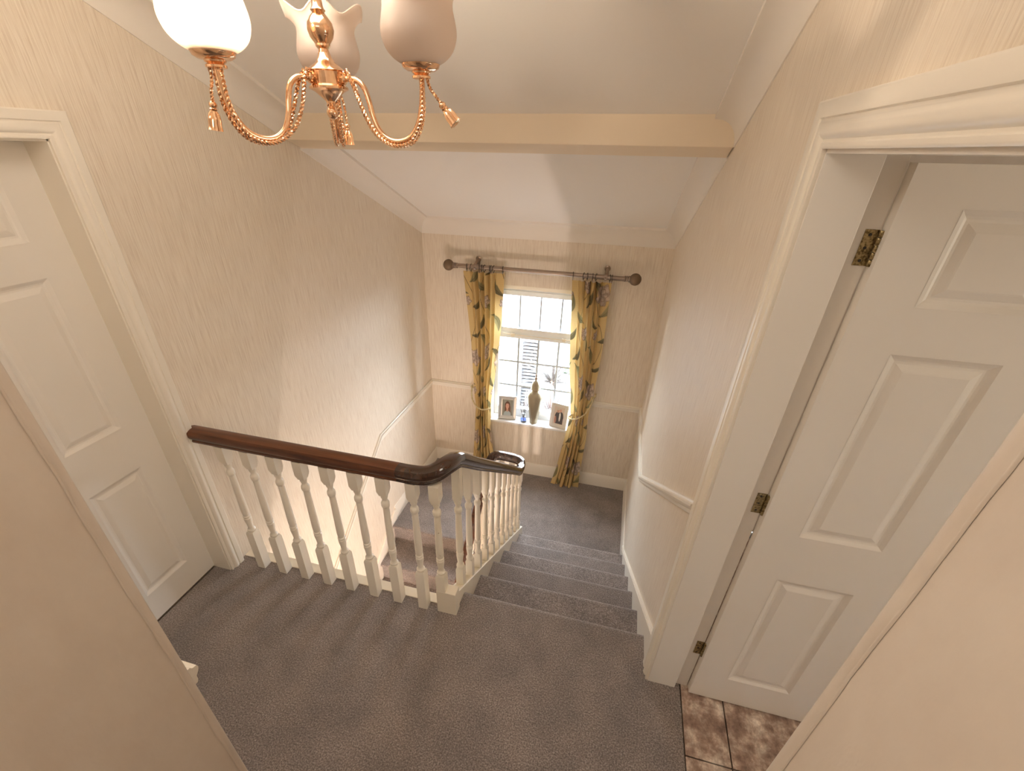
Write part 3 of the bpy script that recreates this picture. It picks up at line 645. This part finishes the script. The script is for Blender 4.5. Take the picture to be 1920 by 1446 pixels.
tieback([(-1.735, D - 0.035, -0.15), (-1.71, D - 0.115, -0.24), (-1.66, D - 0.145, -0.31), (-1.60, D - 0.150, -0.345), (-1.53, D - 0.130, -0.340), (-1.510, D - 0.085, -0.335), (-1.59, D - 0.018, -0.29), (-1.735, D - 0.025, -0.155)], (-1.738, D, -0.148), 'cream cord tieback round the left curtain')

# ------------------------------------------------------------------ things on the sill
SZ = -0.5195
vz = [(0.0, 0), (0.040, 0.0), (0.042, 0.004), (0.046, 0.05), (0.060, 0.15), (0.074, 0.25), (0.080, 0.305), (0.078, 0.335), (0.064, 0.362), (0.044, 0.380), (0.036, 0.388), (0.036, 0.396)]
lz_ = [(0.036, 0.396), (0.050, 0.400), (0.052, 0.408), (0.046, 0.414), (0.044, 0.430), (0.043, 0.448), (0.036, 0.470), (0.027, 0.486), (0.014, 0.497), (0.010, 0.503)]
def lob(r, z, a_): return (r * (1 + 0.020 * abs(math.cos(4 * a_)) - 0.01), z)
vv = empty('lidded_vase', (-1.070, D + 0.045, SZ), 'tall bronze-green fluted vase with a pointed lid on the window sill', 'vase')
c0 = (-1.070, D + 0.045, SZ)
def smoothprof(p): return [(q.x, q.y) for q in spline([(a_, b_, 0) for a_, b_ in p], 3)]
obj('body', M().lathe(smoothprof(vz), c0, 48, fn=lob), vase_m, vv, smooth=True)
ld = obj('lid', M().lathe(smoothprof(lz_), c0, 48, fn=lob), vase_m, vv, smooth=True)
obj('spire', M().lathe([(0.009, 0.500), (0.013, 0.508), (0.016, 0.520), (0.012, 0.530), (0.007, 0.534), (0.010, 0.540), (0.009, 0.548), (0.005, 0.562), (0.001, 0.590)], c0, 16), pewter, ld, smooth=True)
dfz = empty('reed_diffuser', (-1.180, D + 0.035, SZ), 'small glass reed diffuser with black reeds beside the vase', 'diffuser'); c1 = (-1.180, D + 0.035, SZ)
obj('bottle', M().lathe(smoothprof([(0.0, 0), (0.030, 0.0), (0.038, 0.010), (0.040, 0.030), (0.030, 0.055), (0.014, 0.070), (0.012, 0.090), (0.017, 0.096)]), c1, 24), clear_m, dfz, smooth=True)
obj('liquid', M().lathe([(0.0, 0.003), (0.026, 0.004), (0.032, 0.014), (0.032, 0.022), (0.0, 0.022)], c1, 20), blue_oil, dfz, smooth=True)
for k, (dx, dy) in enumerate(((-0.075, 0.02), (-0.045, -0.02), (-0.012, 0.03), (0.015, -0.02), (0.045, 0.01), (0.02, 0.05))):
    obj('reed', M().tube([(c1[0] - dx * 0.12, c1[1] - dy * 0.12, SZ + 0.01), (c1[0] + dx * 0.8, c1[1] + dy * 0.8, SZ + 0.20 + 0.01 * (k % 3))], 0.0022, 5), reed, dfz)
def photo_grid(fn, w_, h_, n1=44, n2=56):
    U, V = np.meshgrid(np.linspace(0, 1, n1), np.linspace(0, 1, n2)); c = fn(U, V); return U, V, c
def portrait(U, V):
    c = np.tile(np.array(srgb(150, 150, 142)), U.shape + (1,)); rng2 = np.random.RandomState(3)
    c = c * (0.85 + 0.25 * np.sin(U * 13 + V * 5)[..., None] * 0.4)
    def el(cx, cy, rx, ry, col_): nonlocal c; mk = (((U - cx) / rx) ** 2 + ((V - cy) / ry) ** 2 < 1)[..., None]; c = np.where(mk, np.array(srgb(*col_)), c)
    el(0.50, 0.66, 0.25, 0.24, (92, 58, 44)); el(0.36, 0.38, 0.12, 0.36, (110, 68, 50)); el(0.66, 0.36, 0.15, 0.38, (118, 74, 54)); el(0.5, 0.02, 0.36, 0.28, (176, 190, 196)); el(0.5, 0.36, 0.09, 0.14, (196, 150, 130)); el(0.49, 0.60, 0.15, 0.19, (214, 164, 146)); el(0.47, 0.53, 0.05, 0.014, (170, 84, 84))
    el(0.43, 0.64, 0.025, 0.012, (70, 50, 45)); el(0.55, 0.64, 0.025, 0.012, (70, 50, 45)); el(0.49, 0.80, 0.15, 0.05, (92, 58, 44)); return c
def couple(U, V):
    c = np.tile(np.array(srgb(212, 196, 186)), U.shape + (1,))
    def el(cx, cy, rx, ry, col_): nonlocal c; mk = (((U - cx) / rx) ** 2 + ((V - cy) / ry) ** 2 < 1)[..., None]; c = np.where(mk, np.array(srgb(*col_)), c)
    def rc(x0, x1, y0, y1, col_): nonlocal c; mk = ((U > x0) & (U < x1) & (V > y0) & (V < y1))[..., None]; c = np.where(mk, np.array(srgb(*col_)), c)
    el(0.36, 0.40, 0.26, 0.30, (34, 32, 38)); el(0.68, 0.42, 0.28, 0.32, (30, 29, 36)); rc(0.12, 0.94, 0.0, 0.40, (32, 30, 37)); el(0.18, 0.22, 0.10, 0.22, (170, 120, 105)); el(0.60, 0.44, 0.085, 0.28, (232, 230, 228)); el(0.37, 0.78, 0.115, 0.13, (186, 142, 124)); el(0.62, 0.82, 0.11, 0.13, (200, 152, 134)); el(0.36, 0.87, 0.12, 0.07, (200, 192, 182)); el(0.62, 0.93, 0.10, 0.05, (206, 198, 190)); el(0.60, 0.66, 0.04, 0.02, (25, 25, 30)); return c
def frame(name, label, base, width, height, yaw, lean, border, fm, fn, mat2=None):
    root = empty(name, base, label, 'picture frame', None); B = Vector(base)
    q = Matrix.Rotation(yaw, 3, 'Z') @ Matrix.Rotation(-lean, 3, 'X')
    def T(p): return tuple(B + q @ Vector(p))
    def part(nm, mm, m_, par, **k): mm.v = [T(v) for v in mm.v]; return obj(nm, mm, m_, par, **k)
    h, w_ = height, width / 2
    a = M(); rs = []
    for (ins, d) in ((0, 0.0), (0, -0.016), (0.004, -0.019), (border - 0.004, -0.013), (border, -0.010)):
        rs.append([(-w_ + ins, d, ins), (w_ - ins, d, ins), (w_ - ins, d, h - ins), (-w_ + ins, d, h - ins)])
    a.rings(rs, True, False); a.f.append((3, 2, 1, 0)); part('frame', a, fm, root)
    mt_ = 0.010 if mat2 else 0.0
    if mat2:
        a = M(); rs = []
        for (ins, d) in ((border, -0.0095), (border + 0.012, -0.0125)): rs.append([(-w_ + ins, d, ins), (w_ - ins, d, ins), (w_ - ins, d, h - ins), (-w_ + ins, d, h - ins)])
        a.rings(rs, True, False); part('mount', a, mat2, root); border2 = border + 0.012
    else: border2 = border
    U, V, c = photo_grid(fn, 1, 1); n2, n1 = U.shape; a = M()
    X = -w_ + border2 + U * (2 * (w_ - border2)); Z = border2 + V * (h - 2 * border2)
    a.v = [tuple(v) for v in np.stack([X.ravel(), np.full(X.size, -0.0098), Z.ravel()], 1)]; i = (np.arange(n2 - 1)[:, None] * n1 + np.arange(n1 - 1)).ravel(); a.f = np.stack([i, i + 1, i + 1 + n1, i + n1], 1).tolist()
    a.col = np.concatenate([c.reshape(-1, 3), np.ones((c.shape[0] * c.shape[1], 1))], 1)
    part('photograph', a, photo_m, root)
    part('stand', M().add([(-0.02, 0.0, h * 0.7), (0.02, 0.0, h * 0.7), (0.02, h * 0.30, 0.02), (-0.02, h * 0.30, 0.02), (-0.02, 0.003, h * 0.7), (0.02, 0.003, h * 0.7), (0.02, h * 0.30 + 0.003, 0.02), (-0.02, h * 0.30 + 0.003, 0.02)], [(0, 3, 2, 1), (4, 5, 6, 7), (0, 1, 5, 4), (1, 2, 6, 5), (2, 3, 7, 6), (3, 0, 4, 7)]), dark, root)
    return root
frame('picture_frame', 'silver mirrored frame with a portrait of a long-haired person', (-1.362, D + 0.035, SZ + 0.0), 0.195, 0.262, 0.12, 0.16, 0.030, silver, portrait, silver)
frame('picture_frame', 'pale cream frame with a picture of two people in dark suits', (-0.805, D + 0.020, SZ + 0.0), 0.185, 0.265, -0.22, 0.16, 0.038, cream_frame, couple)

# ------------------------------------------------------------------ chandelier
HXc, HYc = -0.939, -0.586
ch = empty('chandelier', (HXc, HYc, 2.0), 'copper-coloured chandelier with rope-twist arms and frosted tulip shades', 'chandelier')
def AX(k): a_ = [-2.110, -0.0157, 2.0788][k]; return Vector((math.cos(a_), math.sin(a_), 0)), Vector((-math.sin(a_), math.cos(a_), 0))
hubp = [(0.0, 2.031), (0.004, 2.0318), (0.008, 2.035), (0.0103, 2.040), (0.0103, 2.044), (0.008, 2.049), (0.0045, 2.0525), (0.004, 2.055), (0.0085, 2.0565), (0.0085, 2.059), (0.012, 2.062), (0.026, 2.073), (0.034, 2.0765), (0.034, 2.080), (0.030, 2.083), (0.030, 2.101), (0.0325, 2.103), (0.030, 2.106), (0.018, 2.114), (0.0125, 2.121), (0.010, 2.128)]
obj('hub', M().lathe(hubp, (HXc, HYc, 0), 32), brass, ch, smooth=True)
stemp = [(0.010, 2.126), (0.0085, 2.133), (0.0125, 2.137), (0.0125, 2.140), (0.0190, 2.148), (0.0222, 2.158), (0.0205, 2.168), (0.0135, 2.177), (0.0095, 2.181), (0.0125, 2.184), (0.0095, 2.188), (0.0085, 2.197), (0.0125, 2.201), (0.0095, 2.203),
         (0.0175, 2.212), (0.0222, 2.224), (0.0195, 2.236), (0.0115, 2.246), (0.009, 2.26), (0.012, 2.265), (0.009, 2.27), (0.008, 2.30), (0.013, 2.305), (0.006, 2.31), (0.005, 2.56), (0.05, 2.585), (0.055, 2.619)]
obj('stem', M().lathe(stemp, (HXc, HYc, 0), 28), brass, ch, smooth=True)
armp = [(0.030, 2.092), (0.044, 2.0915), (0.058, 2.089), (0.071, 2.078), (0.078, 2.058), (0.083, 2.036), (0.094, 2.014), (0.112, 2.001), (0.134, 1.999), (0.156, 2.007), (0.171, 2.026), (0.179, 2.050), (0.182, 2.075), (0.182, 2.098)]
def rope(core, r, pitch, strands=2):
    a = M(); tot = len(core); L = 0
    lens = [0]
    for i in range(1, tot): lens.append(lens[-1] + (core[i] - core[i - 1]).length)
    for k in range(strands):
        path = []; prev = None
        for i, p in enumerate(core):
            t = (core[min(i + 1, tot - 1)] - core[max(i - 1, 0)]).normalized()
            s_ = t.orthogonal().normalized() if prev is None else (prev - t * prev.dot(t)).normalized(); prev = s_; u_ = t.cross(s_); an = lens[i] / pitch * 2 * PI + k * 2 * PI / strands
            path.append(p + (s_ * math.cos(an) + u_ * math.sin(an)) * r * 0.55)
        a.tube(path, r * 0.62, 6)
    return a
def dense(pts, step=0.0016):
    c_ = spline(pts, 14); out = [c_[0]]; 
    for p in c_[1:]:
        d = (p - out[-1]).length
        if d >= step: out.append(p)
    return out
for k in range(3):
    e, tv = AX(k); H = Vector((HXc, HYc, 0))
    def P(rho, z, off=0.0): return H + e * rho + tv * off + Vector((0, 0, z))
    arm = obj('arm', M().tube(spline([P(*p) for p in armp], 8), 0.0048, 12), brass, ch, smooth=True)
    obj('arm_collar', M().lathe([(0.008, 0), (0.009, 0.003), (0.009, 0.007), (0.006, 0.010)], P(0.028, 2.092), 14, e), brass, arm, smooth=True)
    r1 = [P(0.036, 2.104, 0.003), P(0.046, 2.088, 0.0065), P(0.058, 2.052, 0.008), P(0.074, 2.022, 0.008), P(0.098, 2.001, 0.008), P(0.128, 1.992, 0.007), P(0.156, 1.999, 0.0075), P(0.172, 2.020, 0.008), P(0.179, 2.046, 0.008), P(0.180, 2.074, 0.007), P(0.178, 2.100, 0.006)]
    r2 = [P(0.040, 2.102, -0.003), P(0.052, 2.084, -0.006), P(0.066, 2.050, -0.008), P(0.082, 2.018, -0.008), P(0.104, 1.999, -0.008), P(0.130, 1.9915, -0.007), P(0.158, 1.999, -0.0075), P(0.175, 2.020, -0.008), P(0.183, 2.046, -0.008), P(0.184, 2.074, -0.007), P(0.184, 2.100, -0.006)]
    obj('twisted_rope', rope(dense(r1), 0.0034, 0.013), brass, arm, smooth=True); obj('twisted_rope', rope(dense(r2), 0.0034, 0.013), brass, arm, smooth=True)
    dish = M().lathe([(0.012, 2.089), (0.0155, 2.090), (0.0155, 2.093), (0.012, 2.095), (0.0155, 2.097), (0.016, 2.099), (0.024, 2.1005), (0.0300, 2.104), (0.0325, 2.110), (0.0325, 2.1125), (0.030, 2.1125), (0.026, 2.107), (0.006, 2.104)], P(0.182, 0), 32)
    dd = obj('dish', dish, brass, ch, smooth=True)
    shp = [(0.024, 2.106), (0.0290, 2.110), (0.0420, 2.117), (0.0530, 2.128), (0.0585, 2.142), (0.0590, 2.154), (0.0565, 2.167), (0.0540, 2.178), (0.0545, 2.188), (0.0590, 2.197), (0.0660, 2.205), (0.0730, 2.210), (0.0775, 2.211)]
    def ruf(r, z, a_):
        s_ = max(0.0, (z - 2.178) / 0.033); return (r * (1 + 0.07 * s_ * math.cos(6 * a_)), z + 0.009 * s_ ** 1.5 * math.cos(6 * a_ + 0.3) + 0.003 * s_)
    outer_ = smoothprof(shp)
    sh = M().lathe(outer_, P(0.182, 0), 72, caps=False, fn=ruf); so = obj('shade', sh, shade_m, ch, smooth=2)
    md = so.modifiers.new('thickness', 'SOLIDIFY'); md.thickness = 0.0022; md.offset = -1
    bulb = M().lathe(smoothprof([(0.010, 2.106), (0.012, 2.12), (0.013, 2.13), (0.022, 2.150), (0.022, 2.166), (0.014, 2.180), (0.002, 2.186)]), P(0.182, 0), 20)
    obj('bulb', bulb, bulb_on if k == 0 else upvc, dd, smooth=True, label='lit bulb' if k == 0 else None)
    if k == 0: light('chandelier_bulb', 'POINT', P(0.182, 2.212), LP['bulb'], (1.0, 0.81, 0.62), 0.02)
    # tassel hanging on a short rope
    te = [(0.192, 2.092, -0.006), (0.190, 2.078, -0.010), (0.194, 2.062, -0.014), (0.196, 2.046, -0.016)] if k == 0 else [(0.192, 2.092, 0), (0.196, 2.078, 0), (0.206, 2.066, 0), (0.216, 2.055, 0)] if k == 1 else [(0.178, 2.092, -0.010), (0.176, 2.070, -0.016), (0.174, 2.050, -0.018), (0.174, 2.030, -0.018)]
    tp = [P(*q) for q in te]; tr_ = obj('tassel_rope', rope(dense(tp), 0.0026, 0.010), brass, dd, smooth=True)
    ax = (tp[-1] - tp[-2]).normalized()
    def tf(r, z, a_): return (r * (1 + 0.13 * min(1, z / 0.02) * math.cos(9 * a_)), z)
    obj('tassel', M().lathe([(0.003, -0.002), (0.0058, 0.001), (0.0062, 0.004), (0.0045, 0.007), (0.0062, 0.009), (0.0045, 0.011), (0.0075, 0.016), (0.0088, 0.024), (0.0086, 0.032), (0.0100, 0.038), (0.006, 0.037)], tp[-1], 36, ax, fn=tf), brass, dd, smooth=True)

# ------------------------------------------------------------------ hall lamp and added lights outside the frame
hl = empty('hall_pendant', (-1.15, -0.70, -1.62), 'globe pendant lamp hanging in the hall below', 'lamp')
obj('cord', M().tube([(-1.15, -0.70, -0.29), (-1.15, -0.70, -1.52)], 0.004, 6), dark, hl)
obj('globe', M().lathe([(0.06 * math.sin(PI * i / 12), -1.56 - 0.06 * math.cos(PI * i / 12)) for i in range(13)], (-1.15, -0.70, 0), 20), emis('hall_globe', (1, 0.62, 0.42), 6), hl, smooth=True)
light('hall_lamp', 'POINT', (-1.15, -0.70, -1.65), LP['hall'], (1.0, 0.84, 0.75), 0.05)
light('passage_fill', 'AREA', (-0.60, -2.3, 2.6), LP['passage'], (1.0, 0.92, 0.80), 1.0, (0, 0.25, -1))  # added soft fill from behind the camera, not a real fixture
light('landing_fill', 'AREA', (-1.1, -0.65, 2.60), LP['landing'], (1.0, 0.93, 0.82), 0.8, (0, 0.1, -1))  # added overhead fill to brighten the landing, no lamp hangs here
light('bathroom_daylight', 'AREA', (2.27, -1.3, 1.5), LP['bath'], (1.0, 0.90, 0.74), 0.8, (-1, 0.1, 0))  # unseen area light standing in for bathroom daylight, no window built

# ------------------------------------------------------------------ outside
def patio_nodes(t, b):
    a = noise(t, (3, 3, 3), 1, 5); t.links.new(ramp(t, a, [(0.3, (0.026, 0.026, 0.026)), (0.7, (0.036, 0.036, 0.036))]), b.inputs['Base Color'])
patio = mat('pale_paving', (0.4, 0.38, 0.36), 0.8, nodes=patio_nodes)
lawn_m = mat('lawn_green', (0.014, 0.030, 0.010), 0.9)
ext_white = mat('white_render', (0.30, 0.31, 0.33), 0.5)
GZ = -2.7
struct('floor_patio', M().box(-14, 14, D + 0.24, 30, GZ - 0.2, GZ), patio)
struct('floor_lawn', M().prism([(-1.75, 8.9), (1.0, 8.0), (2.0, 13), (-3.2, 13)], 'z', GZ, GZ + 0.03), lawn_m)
gb = empty('garden_room', (-3.0, 6.5, GZ), 'white garden room with slatted blinds outside the window', 'building')
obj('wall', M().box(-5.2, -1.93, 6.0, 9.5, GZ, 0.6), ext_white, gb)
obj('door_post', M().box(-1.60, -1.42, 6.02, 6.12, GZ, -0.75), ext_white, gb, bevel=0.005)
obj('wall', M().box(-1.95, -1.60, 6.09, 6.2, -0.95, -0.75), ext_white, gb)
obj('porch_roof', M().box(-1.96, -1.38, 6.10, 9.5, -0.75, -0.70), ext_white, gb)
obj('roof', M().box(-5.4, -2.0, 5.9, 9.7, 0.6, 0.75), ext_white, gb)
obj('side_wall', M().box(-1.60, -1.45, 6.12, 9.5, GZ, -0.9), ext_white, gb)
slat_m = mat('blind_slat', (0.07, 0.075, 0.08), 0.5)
for k in range(23):
    z = GZ + 0.25 + k * 0.065; obj('blind_slat', M().add([(-1.93, 6.10, z), (-1.60, 6.10, z), (-1.60, 6.135, z + 0.028), (-1.93, 6.135, z + 0.028), (-1.93, 6.10, z + 0.004), (-1.60, 6.10, z + 0.004), (-1.60, 6.135, z + 0.032), (-1.93, 6.135, z + 0.032)], [(0, 3, 2, 1), (4, 5, 6, 7), (0, 1, 5, 4), (1, 2, 6, 5), (2, 3, 7, 6), (3, 0, 4, 7)]), slat_m, gb)
obj('door_handle', M().box(-1.53, -1.505, 5.98, 6.02, -1.45, -1.2), slat_m, gb, bevel=0.004)
obj('door_handle', M().box(-2.20, -2.185, 5.98, 6.0, -1.0, -0.88), slat_m, gb, bevel=0.004)
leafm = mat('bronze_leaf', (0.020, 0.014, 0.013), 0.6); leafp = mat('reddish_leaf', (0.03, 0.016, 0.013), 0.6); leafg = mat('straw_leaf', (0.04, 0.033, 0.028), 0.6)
def spiky(loc, n_, L, m_, label, seed, trunk=0.35):
    rr = np.random.RandomState(seed); root = empty('spiky_plant', loc, label, 'plant', 'spiky plants on the patio'); B = Vector(loc); a = M()
    for i in range(n_):
        az = rr.uniform(0, 2 * PI); el = rr.uniform(0.15, 1.35); l = L * rr.uniform(0.7, 1.1); w_ = 0.015
        d = Vector((math.cos(az) * math.cos(el), math.sin(az) * math.cos(el), math.sin(el))); s_ = d.cross(Vector((0, 0, 1))).normalized(); rs = []
        for t in (0, 0.3, 0.6, 0.85, 1.0):
            p = B + Vector((0, 0, trunk)) + d * l * t + Vector((0, 0, -0.35 * l * t * t * math.cos(el))); ww = w_ * (1 - t) ** 0.6 + 0.001
            rs.append([p - s_ * ww, p + Vector((0, 0, -0.006)), p + s_ * ww, p + Vector((0, 0, 0.004))])
        a.rings(rs)
    f = obj('leaf_crown', a, m_, root); f['kind'] = 'stuff'
    obj('trunk', M().lathe([(0.06, 0), (0.045, 0.1), (0.05, trunk + 0.05)], loc, 10), mat('bark', (0.16, 0.11, 0.08), 0.9), root)
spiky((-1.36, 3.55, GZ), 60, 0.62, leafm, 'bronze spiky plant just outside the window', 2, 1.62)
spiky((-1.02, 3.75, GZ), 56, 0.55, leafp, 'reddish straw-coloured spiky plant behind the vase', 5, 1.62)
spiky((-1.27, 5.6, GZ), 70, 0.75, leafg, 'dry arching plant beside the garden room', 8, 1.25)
def tree(pts, r, label):
    a = M(); a.tube(spline(pts, 8), lambda t: r * (1 - 0.6 * t), 9); tag(obj('tree_trunk', a, mat('grey_bark', (0.022, 0.018, 0.015), 0.9), None, smooth=True), label, 'tree')
tree([(-2.6, 10.6, GZ), (-2.35, 10.4, -2.0), (-2.05, 10.2, -1.2), (-1.90, 10.1, -0.5), (-1.86, 10.1, 0.8)], 0.16, 'leaning grey tree trunk seen through the upper panes')
fence = empty('garden_fence', (0, 13.5, GZ), 'pale board fence at the end of the garden', 'fence')
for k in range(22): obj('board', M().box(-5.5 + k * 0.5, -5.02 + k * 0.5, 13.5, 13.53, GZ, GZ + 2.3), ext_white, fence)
